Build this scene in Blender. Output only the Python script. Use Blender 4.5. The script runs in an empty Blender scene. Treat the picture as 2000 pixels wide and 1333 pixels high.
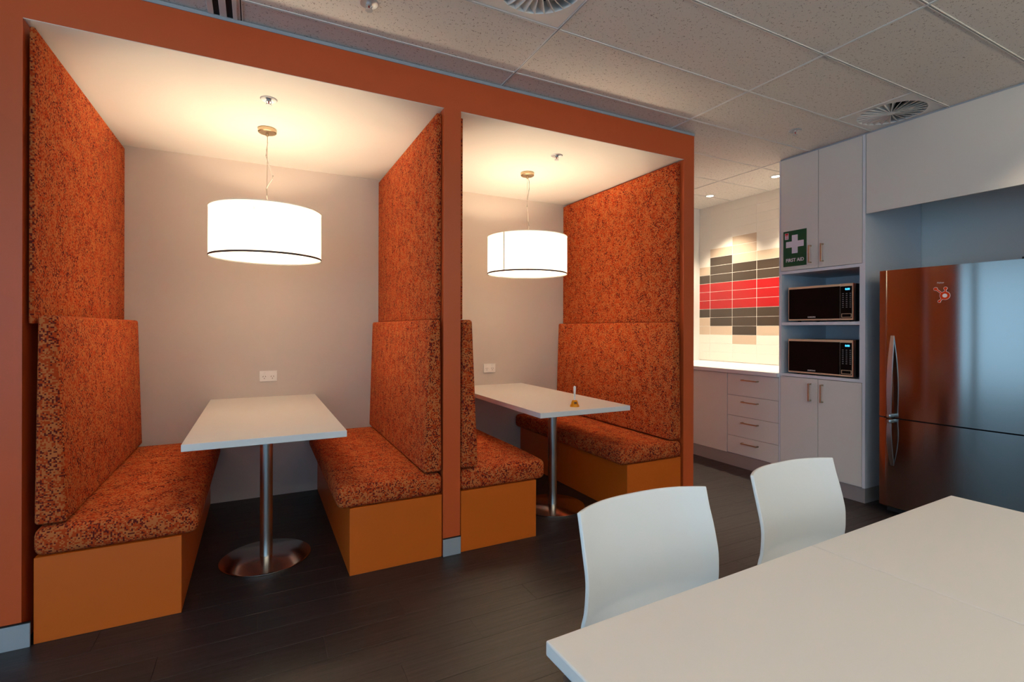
import bpy, bmesh, math, random
from mathutils import Matrix, Vector
PI = math.pi
random.seed(7)
SC = bpy.context.scene
COL = SC.collection

# ------------------------------------------------------------------ camera
CAM_H, YAW, ROLL, F_PX, CY = 1.253, math.radians(27.094), math.radians(0.1444), 972.1, 642.21
cd = bpy.data.cameras.new('camera')
cam = bpy.data.objects.new('camera', cd); COL.objects.link(cam)
Fw = Vector((math.sin(YAW), math.cos(YAW), 0)); Rt = Vector((math.cos(YAW), -math.sin(YAW), 0)); Up = Vector((0, 0, 1))
R2 = Rt * math.cos(ROLL) + Up * math.sin(ROLL); U2 = -Rt * math.sin(ROLL) + Up * math.cos(ROLL)
M = Matrix((R2, U2, -Fw)).transposed().to_4x4(); M.translation = (0, 0, CAM_H)
cam.matrix_world = M
cd.sensor_width = 36; cd.sensor_fit = 'HORIZONTAL'; cd.lens = F_PX / 2000 * 36
cd.shift_y = -(666.5 - CY) / 2000; cd.clip_start = 0.02
SC.camera = cam

# ------------------------------------------------------------------ world, exposure
WARM = (1.0, 0.80, 0.55)
W_SKY, W_PEND, W_DOWN, W_PANEL, W_UP = 2.6, 46.0, 80.0, 4.2, 68.0
w = bpy.data.worlds.new('sky'); SC.world = w; w.use_nodes = True
bgn = w.node_tree.nodes['Background']; bgn.inputs[0].default_value = (0.43, 0.72, 1.0, 1); bgn.inputs[1].default_value = W_SKY
SC.view_settings.view_transform = 'Standard'; SC.view_settings.look = 'None'
SC.view_settings.exposure = -0.08; SC.view_settings.gamma = 1.0; SC.view_settings.use_curve_mapping = False

# ------------------------------------------------------------------ key dimensions (metres)
X_L, X_W, Y_R, Y_E, Z_C = -4.5, 4.662, -3.2, 4.234, 2.668       # room shell
YF, YW, ZO, ZT = 2.605, 4.126, 2.466, 2.647                    # booth front plane, back wall, soffit, top of orange wall
O1L, O1R, O2L, O2R, WE = -0.819, 0.910, 1.010, 2.709, 2.808    # booth openings, right end of the orange wall
WL = -1.05                                                     # left end of the orange wall
XK = 3.884                                                     # kitchen cabinet fronts

# windows: day light comes in through these (portals only guide sampling of the sky)
WIN_LEFT = [(-2.9, -1.5), (-1.4, 0.0), (0.1, 1.5), (1.6, 3.0), (3.1, 4.1)]
WIN_REAR = [(-4.2, -2.9), (-2.8, -1.5), (-1.4, -0.1), (0.0, 1.3)]
WZ0, WZ1 = 0.12, 2.55
def portal(loc, rot, sx, sy):
    l = bpy.data.lights.new('window_portal', 'AREA'); l.shape = 'RECTANGLE'; l.size = sx; l.size_y = sy
    l.cycles.is_portal = True
    o = bpy.data.objects.new('window_portal', l); o.location = loc; o.rotation_euler = rot; COL.objects.link(o)
portal((X_L - 0.07, 0.6, (WZ0 + WZ1) / 2), (0, -PI / 2, 0), WZ1 - WZ0, 7.0)
portal((-1.45, Y_R - 0.07, (WZ0 + WZ1) / 2), (PI / 2, 0, 0), 5.5, WZ1 - WZ0)

# ------------------------------------------------------------------ helpers
def s2l(c): c = c / 255.0; return c / 12.92 if c <= 0.04045 else ((c + 0.055) / 1.055) ** 2.4
def rgb(r, g, b): return (s2l(r), s2l(g), s2l(b), 1)

def mat(name, col, rough=0.5, metal=0.0, **kw):
    m = bpy.data.materials.new(name); m.use_nodes = True
    b = m.node_tree.nodes['Principled BSDF']
    b.inputs['Base Color'].default_value = col; b.inputs['Roughness'].default_value = rough; b.inputs['Metallic'].default_value = metal
    for k, v in kw.items(): b.inputs[k.replace('_', ' ')].default_value = v
    return m
class NT:
    def __init__(s, m): s.t = m.node_tree; s.b = s.t.nodes.get('Principled BSDF')
    def n(s, ty, **kw):
        nd = s.t.nodes.new(ty)
        for k, v in kw.items(): setattr(nd, k, v)
        return nd
    def l(s, a, b): s.t.links.new(a, b)
    def math(s, op, a, b=None, c=None):
        nd = s.n('ShaderNodeMath', operation=op)
        for i, v in enumerate((a, b, c)):
            if v is None: continue
            if isinstance(v, (int, float)): nd.inputs[i].default_value = v
            else: s.l(v, nd.inputs[i])
        return nd.outputs[0]
    def vmath(s, op, a, b=None):
        nd = s.n('ShaderNodeVectorMath', operation=op)
        for i, v in enumerate((a, b)):
            if v is None: continue
            if isinstance(v, tuple): nd.inputs[i].default_value = v
            else: s.l(v, nd.inputs[i])
        return nd.outputs[0]
    def mix(s, f, a, b):
        nd = s.n('ShaderNodeMix', data_type='RGBA')
        for sock, v in ((nd.inputs[0], f), (nd.inputs[6], a), (nd.inputs[7], b)):
            if isinstance(v, (int, float, tuple)): sock.default_value = v
            else: s.l(v, sock)
        return nd.outputs[2]
    def noise(s, vec, scale, detail=2.0, rough=0.5, dim='3D'):
        nd = s.n('ShaderNodeTexNoise', noise_dimensions=dim); s.l(vec, nd.inputs['Vector'])
        nd.inputs['Scale'].default_value = scale; nd.inputs['Detail'].default_value = detail; nd.inputs['Roughness'].default_value = rough
        return nd.outputs[0]
    def ramp(s, f, p0, p1):
        nd = s.n('ShaderNodeMapRange'); s.l(f, nd.inputs[0]); nd.inputs[1].default_value = p0; nd.inputs[2].default_value = p1
        return nd.outputs[0]
    def bump(s, h, strength, dist):
        nd = s.n('ShaderNodeBump'); nd.inputs['Strength'].default_value = strength; nd.inputs['Distance'].default_value = dist
        s.l(h, nd.inputs['Height']); s.l(nd.outputs[0], s.b.inputs['Normal'])

def paint(name, col, rough=0.6, mottle=0.03, bump=0.05):
    """wall paint: flat colour with a faint roller texture"""
    m = mat(name, col, rough); k = NT(m)
    tc = k.n('ShaderNodeTexCoord').outputs['Object']
    k.l(k.mix(k.math('MULTIPLY', k.noise(tc, 3.0, 3), mottle), col, tuple(c * 0.6 for c in col[:3]) + (1,)), k.b.inputs['Base Color'])
    k.bump(k.noise(tc, 260, 2), bump, 0.001)
    return m

def fabric_mat():
    m = mat('pixel_fabric', (0.5, 0.1, 0.02, 1), 0.95); k = NT(m)
    uv = k.n('ShaderNodeUVMap').outputs[0]
    cell = k.vmath('FLOOR', k.vmath('SCALE', uv)); 
    sc = cell.node.inputs[0].links[0].from_node; sc.inputs['Scale'].default_value = 1 / 0.0058
    wn = k.n('ShaderNodeTexWhiteNoise', noise_dimensions='2D'); k.l(cell, wn.inputs['Vector'])
    wn2 = k.n('ShaderNodeTexWhiteNoise', noise_dimensions='2D'); k.l(k.vmath('ADD', cell, (37.3, 11.7, 0)), wn2.inputs['Vector'])
    cl = k.noise(k.vmath('MULTIPLY', uv, (1.3, 0.85, 1.0)), 11, 3, 0.6); cl2 = k.noise(k.vmath('ADD', uv, (5.1, 2.2, 0)), 20, 2, 0.55)
    dark = k.math('LESS_THAN', wn.outputs['Value'], k.math('ADD', k.math('MULTIPLY', k.ramp(cl, 0.38, 0.72), 0.46), 0.03))   # maroon cells, in clouds
    mid = k.math('LESS_THAN', wn2.outputs['Value'], k.math('ADD', k.math('MULTIPLY', k.ramp(cl2, 0.32, 0.68), 0.65), 0.15))
    base = k.mix(mid, rgb(188, 104, 54), rgb(176, 62, 22))
    k.l(k.mix(dark, base, rgb(98, 30, 24)), k.b.inputs['Base Color'])
    k.b.inputs['Specular IOR Level'].default_value = 0.15
    k.bump(k.noise(uv, 420, 2), 0.25, 0.001)
    return m

def plank_mat():
    m = mat('dark_vinyl_plank', rgb(46, 38, 36), 0.42); k = NT(m)
    tc = k.n('ShaderNodeTexCoord').outputs['Object']; oi = k.n('ShaderNodeObjectInfo')
    off = k.n('ShaderNodeCombineXYZ'); k.l(k.math('MULTIPLY', oi.outputs['Random'], 37.0), off.inputs[0]); k.l(k.math('MULTIPLY', oi.outputs['Random'], 91.0), off.inputs[1])
    p = k.vmath('ADD', k.vmath('MULTIPLY', tc, (1.6, 30.0, 1.0)), off.outputs[0])
    g = k.noise(p, 2.2, 6, 0.72)
    p2 = k.vmath('ADD', k.vmath('MULTIPLY', tc, (0.9, 6.0, 1.0)), off.outputs[0]); g2 = k.noise(p2, 1.6, 3, 0.5)
    f = k.math('ADD', k.math('MULTIPLY', k.ramp(g, 0.34, 0.68), 0.7), k.math('ADD', k.math('MULTIPLY', g2, 0.35), k.math('MULTIPLY', oi.outputs['Random'], 0.22)))
    k.l(k.mix(f, rgb(7, 6, 7), rgb(50, 44, 44)), k.b.inputs['Base Color'])
    k.l(k.math('ADD', k.math('MULTIPLY', g, -0.16), 0.52), k.b.inputs['Roughness'])
    k.bump(g, 0.5, 0.002)
    return m

def ceiling_tile_mat():
    m = mat('mineral_ceiling_tile', rgb(226, 222, 216), 0.9); k = NT(m)
    tc = k.n('ShaderNodeTexCoord').outputs['Object']; oi = k.n('ShaderNodeObjectInfo')
    p = k.vmath('ADD', tc, None); 
    ofs = k.n('ShaderNodeCombineXYZ'); k.l(k.math('MULTIPLY', oi.outputs['Random'], 50.0), ofs.inputs[0]); k.l(ofs.outputs[0], p.node.inputs[1])
    v = k.n('ShaderNodeTexVoronoi'); k.l(p, v.inputs['Vector']); v.inputs['Scale'].default_value = 135
    hole = k.math('LESS_THAN', v.outputs['Distance'], k.math('MULTIPLY', k.ramp(k.noise(p, 60, 1), 0.38, 0.70), 0.42))
    k.l(k.mix(hole, rgb(226, 222, 216), rgb(162, 154, 146)), k.b.inputs['Base Color'])
    k.bump(k.math('SUBTRACT', 1.0, hole), 0.4, 0.002)
    return m

def steel_mat(name, col, rough, aniso=0.0, brush=None):
    m = mat(name, col, rough, 1.0); k = NT(m)
    if aniso:
        k.b.inputs['Anisotropic'].default_value = aniso; k.b.inputs['Anisotropic Rotation'].default_value = 0.25
        tg = k.n('ShaderNodeTangent', direction_type='RADIAL', axis='Z'); k.l(tg.outputs[0], k.b.inputs['Tangent'])
    if brush:
        tc = k.n('ShaderNodeTexCoord').outputs['Object']
        g = k.noise(k.vmath('MULTIPLY', tc, brush), 1.0, 4, 0.6)
        k.l(k.math('ADD', k.math('MULTIPLY', g, 0.12), rough - 0.06), k.b.inputs['Roughness'])
    return m

MT = {}
MT['orange_paint'] = paint('orange_wall_paint', rgb(202, 87, 38), 0.42)
MT['bench_laminate'] = paint('amber_laminate', rgb(206, 97, 16), 0.42, 0.02, 0.02)
MT['wall_grey'] = paint('pale_grey_paint', rgb(198, 184, 174), 0.7)
MT['wall_white'] = paint('white_paint', rgb(226, 224, 220), 0.7)
MT['soffit'] = paint('soffit_white_paint', rgb(232, 228, 222), 0.75)
MT['fabric'] = fabric_mat()
MT['plank'] = plank_mat()
MT['slab'] = mat('dark_floor_slab', rgb(30, 26, 26), 0.6)
MT['ctile'] = ceiling_tile_mat()
MT['tbar'] = mat('white_grid_metal', rgb(226, 224, 220), 0.45)
MT['black'] = mat('black_void', rgb(10, 10, 11), 0.8)
MT['laminate'] = paint('white_laminate', rgb(226, 226, 226), 0.42, 0.01, 0.01)
MT['tabletop'] = paint('white_table_laminate', rgb(236, 234, 230), 0.38, 0.01, 0.01)
MT['cab'] = paint('off_white_cabinet', rgb(224, 221, 212), 0.45, 0.015, 0.01)
MT['cab_edge'] = paint('white_melamine', rgb(226, 228, 232), 0.5, 0.01, 0.01)
MT['kick'] = mat('grey_kickboard', rgb(172, 168, 164), 0.35, 0.3)
MT['chair'] = mat('white_chair_plastic', rgb(232, 234, 232), 0.35)
MT['steel'] = steel_mat('brushed_steel', rgb(160, 156, 150), 0.13, 0.9)
MT['chrome'] = steel_mat('polished_steel', rgb(200, 198, 194), 0.16)
MT['polebrush'] = steel_mat('satin_steel_pole', rgb(190, 188, 184), 0.28)
MT['nickel'] = steel_mat('satin_nickel', rgb(190, 170, 140), 0.35)
MT['alu'] = mat('anodised_aluminium', rgb(196, 200, 204), 0.4, 0.4)
MT['cap'] = mat('pale_wall_cap', rgb(164, 172, 180), 0.5)
MT['skirt'] = mat('grey_skirting', rgb(176, 184, 190), 0.4, 0.35)
MT['seal'] = mat('black_seal', rgb(14, 14, 15), 0.6)
MT['outlet'] = mat('white_plastic', rgb(236, 230, 222), 0.4)
MT['micro_glass'] = mat('black_glass', rgb(16, 14, 13), 0.3, Specular_IOR_Level=0.1)
MT['micro_body'] = mat('black_enamel', rgb(22, 22, 23), 0.4)
MT['champagne'] = mat('champagne_steel', rgb(232, 204, 166), 0.35, 0.15)
MT['print_grey'] = mat('grey_print', rgb(150, 150, 150), 0.5)
MT['sign_green'] = mat('sign_green', rgb(0, 84, 52), 0.4)
MT['sign_white'] = mat('sign_white', rgb(226, 222, 232), 0.4)
MT['sign_red'] = mat('sign_red', rgb(204, 40, 40), 0.4)
MT['sticker_orange'] = mat('sticker_orange', rgb(206, 58, 14), 0.8, Specular_IOR_Level=0.1)
MT['sticker_white'] = mat('sticker_white', rgb(236, 226, 222), 0.45)
MT['bell'] = mat('amber_bell', rgb(232, 150, 20), 0.3, 0.35)
MT['bell_mark'] = mat('dark_print', rgb(96, 58, 14), 0.5)
MT['clear'] = mat('milky_handle', rgb(236, 232, 226), 0.2)
MT['tile_white'] = mat('glossy_white_tile', rgb(238, 234, 224), 0.07)
MT['tile_tan'] = mat('glossy_beige_tile', rgb(206, 186, 164), 0.08)
MT['tile_dark'] = mat('glossy_charcoal_tile', rgb(74, 64, 56), 0.08)
MT['tile_red'] = mat('glossy_red_tile', rgb(178, 34, 38), 0.08)
MT['grout'] = mat('white_grout', rgb(238, 234, 226), 0.8)
MT['cable'] = mat('black_cable', rgb(16, 16, 18), 0.5)
MT['clear_cable'] = mat('clear_cable', rgb(222, 214, 200), 0.3)
MT['redbulb'] = mat('red_glass_bulb', rgb(150, 16, 12), 0.15)
MT['seam'] = mat('shade_seam', rgb(226, 206, 172), 0.7)
MT['trim_brown'] = mat('shade_binding', rgb(84, 66, 58), 0.7)

def emit(name, col, s):
    m = bpy.data.materials.new(name); m.use_nodes = True; t = m.node_tree; t.nodes.clear()
    e = t.nodes.new('ShaderNodeEmission'); e.inputs[0].default_value = col; e.inputs[1].default_value = s
    o = t.nodes.new('ShaderNodeOutputMaterial'); t.links.new(e.outputs[0], o.inputs[0]); return m
MT['led'] = emit('downlight_lens', (1.0, 0.86, 0.66, 1), 14.0)
MT['added_panel_led'] = emit('added_panel_led', (1.0, 0.91, 0.79, 1), W_PANEL * 4)
MT['digits'] = emit('blue_display', (0.05, 0.45, 1.0, 1), 3.0)
MT['lamp_bulb'] = emit('lamp_bulb', (1.0, 0.85, 0.62, 1), 8.0)
def shade_mat(name, col, tr):
    m = bpy.data.materials.new(name); m.use_nodes = True; t = m.node_tree; t.nodes.clear()
    d = t.nodes.new('ShaderNodeBsdfDiffuse'); d.inputs[0].default_value = col
    tl = t.nodes.new('ShaderNodeBsdfTranslucent'); tl.inputs[0].default_value = col
    mx = t.nodes.new('ShaderNodeMixShader'); mx.inputs[0].default_value = tr
    o = t.nodes.new('ShaderNodeOutputMaterial')
    t.links.new(d.outputs[0], mx.inputs[1]); t.links.new(tl.outputs[0], mx.inputs[2]); t.links.new(mx.outputs[0], o.inputs[0]); return m
MT['shade'] = shade_mat('linen_shade', (0.86, 0.84, 0.79, 1), 0.36)
MT['diffuser'] = shade_mat('acrylic_diffuser', (0.90, 0.88, 0.83, 1), 0.72)
def pane_mat():
    m = bpy.data.materials.new('window_glass'); m.use_nodes = True; t = m.node_tree; t.nodes.clear()
    a = t.nodes.new('ShaderNodeBsdfTransparent'); a.inputs[0].default_value = (0.92, 0.95, 0.97, 1)
    g = t.nodes.new('ShaderNodeBsdfGlossy'); g.inputs['Roughness'].default_value = 0.02
    mx = t.nodes.new('ShaderNodeMixShader'); mx.inputs[0].default_value = 0.06; o = t.nodes.new('ShaderNodeOutputMaterial')
    t.links.new(a.outputs[0], mx.inputs[1]); t.links.new(g.outputs[0], mx.inputs[2]); t.links.new(mx.outputs[0], o.inputs[0]); return m
MT['pane'] = pane_mat()

# --- mesh building
def bm_(): return bmesh.new()
def bx(bm, x0, x1, y0, y1, z0, z1, bev=0.0, seg=2):
    r = bmesh.ops.create_cube(bm, size=1.0); vs = r['verts']
    for v in vs:
        v.co = Vector((x0 + (v.co.x + .5) * (x1 - x0), y0 + (v.co.y + .5) * (y1 - y0), z0 + (v.co.z + .5) * (z1 - z0)))
    if bev > 0:
        es = list({e for v in vs for e in v.link_edges})
        bmesh.ops.bevel(bm, geom=es, offset=bev, segments=seg, profile=0.5, affect='EDGES', clamp_overlap=True)
    return bm
def BX(*a, **k): return bx(bm_(), *a, **k)
def lathe(bm, prof, c=(0, 0, 0), n=32, cap=False):
    """revolve [(r,z)...] about a vertical axis through c"""
    rings = []
    for r, z in prof:
        if r < 1e-6: rings.append([bm.verts.new((c[0], c[1], c[2] + z))])
        else: rings.append([bm.verts.new((c[0] + r * math.cos(2 * PI * i / n), c[1] + r * math.sin(2 * PI * i / n), c[2] + z)) for i in range(n)])
    for a, b in zip(rings, rings[1:]):
        for i in range(n):
            j = (i + 1) % n
            if len(a) == 1 and len(b) == 1: continue
            if len(a) == 1: bm.faces.new((a[0], b[j], b[i]))
            elif len(b) == 1: bm.faces.new((a[i], a[j], b[0]))
            else: bm.faces.new((a[i], a[j], b[j], b[i]))
    bmesh.ops.recalc_face_normals(bm, faces=bm.faces[:])
    return bm
def tube(bm, pts, r, n=8):
    pts = [Vector(p) for p in pts]; rings = []
    for i, p in enumerate(pts):
        d = (pts[min(i + 1, len(pts) - 1)] - pts[max(i - 1, 0)]).normalized()
        a = d.cross(Vector((0, 0, 1))); a = a.normalized() if a.length > 1e-3 else Vector((1, 0, 0)); b = d.cross(a)
        rr = r[i] if isinstance(r, (list, tuple)) else r
        rings.append([bm.verts.new(p + (a * math.cos(2 * PI * j / n) + b * math.sin(2 * PI * j / n)) * rr) for j in range(n)])
    for a, b in zip(rings, rings[1:]):
        for j in range(n): bm.faces.new((a[j], a[(j + 1) % n], b[(j + 1) % n], b[j]))
    bm.faces.new(rings[0][::-1]); bm.faces.new(rings[-1])
    bmesh.ops.recalc_face_normals(bm, faces=bm.faces[:])
    return bm
def hexa(bm, P, bev=0.0, seg=3):
    """8 corners: bottom ring 0-3, top ring 4-7"""
    v = [bm.verts.new(p) for p in P]
    fs = [bm.faces.new([v[i] for i in q]) for q in ((3, 2, 1, 0), (4, 5, 6, 7), (0, 1, 5, 4), (1, 2, 6, 5), (2, 3, 7, 6), (3, 0, 4, 7))]
    bmesh.ops.recalc_face_normals(bm, faces=fs)
    if bev: bmesh.ops.bevel(bm, geom=list({e for f in fs for e in f.edges}), offset=bev, segments=seg, profile=0.5, affect='EDGES')
    return bm

def to_mesh(name, bm, m, smooth=35):
    me = bpy.data.meshes.new(name); bm.to_mesh(me); bm.free()
    me.materials.append(m)
    if smooth:
        me.polygons.foreach_set('use_smooth', [True] * len(me.polygons)); me.set_sharp_from_angle(angle=math.radians(smooth))
    return me
def link(name, me, parent=None):
    o = bpy.data.objects.new(name, me); COL.objects.link(o)
    if parent is not None: o.parent = parent
    return o
def wloc(o):
    v = Vector((0, 0, 0))
    while o is not None: v += o.location; o = o.parent
    return v
def part(name, bm, m, parent=None, smooth=35, local=False, label=None):
    """mesh given in world coordinates unless local"""
    if parent is not None and not local: bmesh.ops.translate(bm, verts=bm.verts[:], vec=-wloc(parent))
    o = link(name, to_mesh(name, bm, m, smooth), parent)
    if label: o['label'] = label
    return o
def thing(name, label, cat, loc=(0, 0, 0), rz=0.0, group=None):
    o = bpy.data.objects.new(name, None); COL.objects.link(o); o.empty_display_size = 0.1
    o.location = loc; o.rotation_euler = (0, 0, rz); o['label'] = label; o['category'] = cat
    if group: o['group'] = group
    return o
def struct(name, bm, m, label, parent=None, smooth=35, cat=None):
    o = part(name, bm, m, parent, smooth)
    o['kind'] = 'structure'; o['label'] = label; o['category'] = cat or name.split('_')[0].split('.')[0]
    return o
def box_uv(me, off=(0, 0)):
    uv = me.uv_layers.new(name='UVMap')
    for p in me.polygons:
        n = p.normal; ax = max(range(3), key=lambda i: abs(n[i]))
        for li in p.loop_indices:
            c = me.vertices[me.loops[li].vertex_index].co
            u = (c.y, c.z) if ax == 0 else (c.x, c.z) if ax == 1 else (c.y + .37, c.x)
            uv.data[li].uv = (u[0] + off[0] + ax * 3.1, u[1] + off[1])
def text_mesh(name, s, size, m, extrude=0.0004, align='CENTER', bold=0.0, xscale=1.0):
    cu = bpy.data.curves.new(name, 'FONT'); cu.body = s; cu.size = size; cu.align_x = align; cu.align_y = 'CENTER'; cu.extrude = extrude; cu.offset = bold
    cu.resolution_u = 3
    t = bpy.data.objects.new(name, cu); COL.objects.link(t); bpy.context.view_layer.update()
    me = bpy.data.meshes.new_from_object(t.evaluated_get(bpy.context.evaluated_depsgraph_get()))
    bpy.data.objects.remove(t); bpy.data.curves.remove(cu)
    me.materials.clear(); me.materials.append(m); me.transform(Matrix.Scale(xscale, 4, (1, 0, 0)))
    return me
# a text or flat drawing in the XY plane turned to face -X (reads left to right towards -Y)
FACE_MX = Matrix(((0, 0, -1), (-1, 0, 0), (0, 1, 0))).to_4x4()
def put_text(name, s, size, m, parent, wpos, **k):
    me = text_mesh(name, s, size, m, **k); me.transform(FACE_MX)
    o = link(name, me, parent); o.location = Vector(wpos) - wloc(parent); return o

# ================================================================== ROOM SHELL
fl = struct('floor', BX(X_L - .1, X_W + .1, Y_R - .1, 5.4, -0.12, -0.003), MT['slab'], 'dark wood-look vinyl plank floor of the break room', smooth=0)
PW, PL = 0.152, 0.914
pm = to_mesh('plank', BX(-PL / 2 + .00045, PL / 2 - .00045, -PW / 2 + .00045, PW / 2 - .00045, -0.003, 0.0, bev=.0006, seg=1), MT['plank'], 0)
row = 0; y = 0.02 - PW
while y < 4.24:
    x = -4.95 + (row * 0.37 % 1.0) * PL
    if x < X_L + PL / 2: x += PL
    while x < 4.5:
        o = link('plank', pm, fl); o.location = (x, y + PW / 2, 0); x += PL
    y += PW; row += 1

# ceiling: slab above, then grid bars and tiles
ce = struct('ceiling', BX(X_L - .1, X_W + .1, Y_R - .1, 5.4, 2.76, 2.9), MT['black'], 'suspended ceiling of speckled white mineral tiles in a slim grid', smooth=0)
GX0, GXS, GY0, GYS, BAR = 1.2616, 1.3305, 1.995, 0.4455, 0.012
VX0 = 3.469                                                    # left edge of the vent over the cabinets
tiles = {}
def ctile(x0, x1, y0, y1):
    if x1 - x0 < .02 or y1 - y0 < .02: return
    key = (round(x1 - x0, 3), round(y1 - y0, 3))
    if key not in tiles:
        hx, hy = key[0] / 2, key[1] / 2
        tiles[key] = to_mesh('ceiling_tile', BX(-hx, hx, -hy, hy, 0, .018, bev=.0015, seg=1), MT['ctile'], 0)
    o = link('ceiling_tile', tiles[key], ce); o.location = ((x0 + x1) / 2, (y0 + y1) / 2, Z_C)
xs = [GX0 + GXS * i for i in range(-5, 4)]; ys = [GY0 + GYS * i for i in range(-12, 8)]
cx = lambda v: min(max(v, X_L), X_W); cyy = lambda v: min(max(v, Y_R), 5.3)
for i in range(len(xs) - 1):
    for j in range(len(ys) - 1):
        x0, x1, y0, y1 = cx(xs[i]), cx(xs[i + 1]), cyy(ys[j]), cyy(ys[j + 1])
        if x1 <= x0 or y1 <= y0: continue
        if y0 > 2.88 and x0 > -1.06 and x1 < 2.7: continue                       # over the booths: never seen
        g = BAR / 2 - .002
        if abs(ys[j] - (GY0 - GYS)) < .01 and i == 4:              # vent cut in next to a tile
            ctile(x0 + g, GX0 - GYS - g, y0 + g, y1 - g); continue
        if abs(ys[j] - (GY0 - GYS)) < .01 and i == 6:
            ctile(x0 + g, VX0 - g, y0 + g, y1 - g); ctile(VX0 + GYS + g, X_W, y0 + g, y1 - g); continue
        ctile(x0 + g, x1 - g, y0 + g, y1 - g)
def bar(name, x0, x1, y0, y1, along):
    b = bm_(); t = BAR / 2
    if along == 'x':
        yc = (y0 + y1) / 2; bx(b, x0, x1, yc - t, yc - .0024, Z_C - .004, Z_C + .012); bx(b, x0, x1, yc + .0024, yc + t, Z_C - .004, Z_C + .012)
    else:
        xc = (x0 + x1) / 2; bx(b, xc - t, xc - .0024, y0, y1, Z_C - .004, Z_C + .012); bx(b, xc + .0024, xc + t, y0, y1, Z_C - .004, Z_C + .012)
    o = part(name, b, MT['tbar'], ce, 0)
    q = bm_()
    if along == 'x': bx(q, x0, x1, yc - .0024, yc + .0024, Z_C + .003, Z_C + .006)
    else: bx(q, xc - .0024, xc + .0024, y0, y1, Z_C + .003, Z_C + .006)
    part('bar_slot', q, MT['black'], o, 0)
for xv in xs:
    if X_L < xv < X_W: bar('grid_bar', xv, xv, Y_R, 5.3 if xv > 2.7 else 4.3 if xv < -1.06 else 2.886, 'y')
for i in range(len(xs) - 1):
    for yv in ys:
        x0, x1 = cx(xs[i]), cx(xs[i + 1])
        if x1 - x0 < .05 or not (Y_R < yv < 5.2) or (yv > 2.88 and x0 > -1.06 and x1 < 2.7): continue
        bar('grid_bar', x0 + BAR / 2, x1 - BAR / 2, yv, yv, 'x')
bar('grid_bar', GX0 - GYS, GX0 - GYS, GY0 - GYS + .008, GY0 - .008, 'y'); bar('grid_bar', VX0, VX0, GY0 - GYS + .008, GY0 - .008, 'y'); bar('grid_bar', VX0 + GYS, VX0 + GYS, GY0 - GYS + .008, GY0 - .008, 'y')

# orange booth front with its two openings
b = bm_()
TH = 0.075
bx(b, WL, O1L, YF, YF + TH, 0, ZT); bx(b, O1R, O2L, YF, YF + TH, 0, ZT); bx(b, O2R, WE, YF, YF + TH, 0, ZT)
bx(b, O1L, O1R, YF, YF + TH, ZO, ZT); bx(b, O2L, O2R, YF, YF + TH, ZO, ZT)
struct('wall_front', b, MT['orange_paint'], 'burnt orange front wall framing two dining booths', smooth=0)
struct('wall_left_end', BX(WL, O1L, YF + TH, YW + .1, 0, ZT), MT['orange_paint'], 'orange side wall at the outer left end of the booths', smooth=0)
struct('wall_partition', BX(O1R, O2L, YF + TH, YW + .1, 0, ZT), MT['orange_paint'], 'orange partition wall between the two booths', smooth=0)
struct('wall_right_end', BX(O2R, WE, YF + TH, YW + .1, 0, ZT), MT['orange_paint'], 'orange side wall between right booth and kitchen', smooth=0)
b = bm_(); bx(b, O1L, O1R, YW, YW + .1, 0, ZO); struct('wall_back_left_booth', b, MT['wall_grey'], 'pale grey back wall of the left booth', smooth=0)
b = bm_(); bx(b, O2L, O2R, YW, YW + .1, 0, ZO); struct('wall_back_right_booth', b, MT['wall_grey'], 'pale grey back wall of the right booth', smooth=0)
b = bm_(); bx(b, O1L, O1R, YF + TH, YW + .1, ZO, ZO + .1); struct('ceiling_left_booth', b, MT['soffit'], 'smooth white lowered ceiling inside the left booth', smooth=0)
b = bm_(); bx(b, O2L, O2R, YF + TH, YW + .1, ZO, ZO + .1); struct('ceiling_right_booth', b, MT['soffit'], 'smooth white lowered ceiling inside the right booth', smooth=0)
for nm, x0, x1, lab in (('ceiling_left_opening', O1L, O1R, 'white underside of the orange wall over the left booth opening'), ('ceiling_right_opening', O2L, O2R, 'white underside of the orange wall over the right booth opening')):
    struct(nm, BX(x0, x1, YF + .001, YF + TH, ZO - .002, ZO), MT['soffit'], lab, smooth=0)
b = bm_(); bx(b, WL, WE + .004, YF - .004, YF + .02, ZT, ZT + .0165); bx(b, WL, WE - .002, YF + .006, YF + .03, ZT + .0165, Z_C); struct('trim_1', b, MT['cap'], 'pale aluminium trim capping the orange wall under the ceiling', smooth=0)
# skirting
def skirt(name, x0, x1, lab):
    o = struct(name, BX(x0, x1, YF - .010, YF, 0.0, .094, bev=.001), MT['skirt'], lab, smooth=0)
    part('skirting_seal', BX(x0 - .0005, x1 + .0005, YF - .0105, YF, .094, .098), MT['seal'], o, 0)
skirt('baseboard_left', WL, O1L + .028, 'grey metal skirting at the foot of the left orange wall')
skirt('baseboard_middle', O1R - .001, O2L + .001, 'grey metal skirting at the foot of the orange post')
skirt('baseboard_right', O2R - .001, WE + .001, 'grey metal skirting at the foot of the right orange end')

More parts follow.
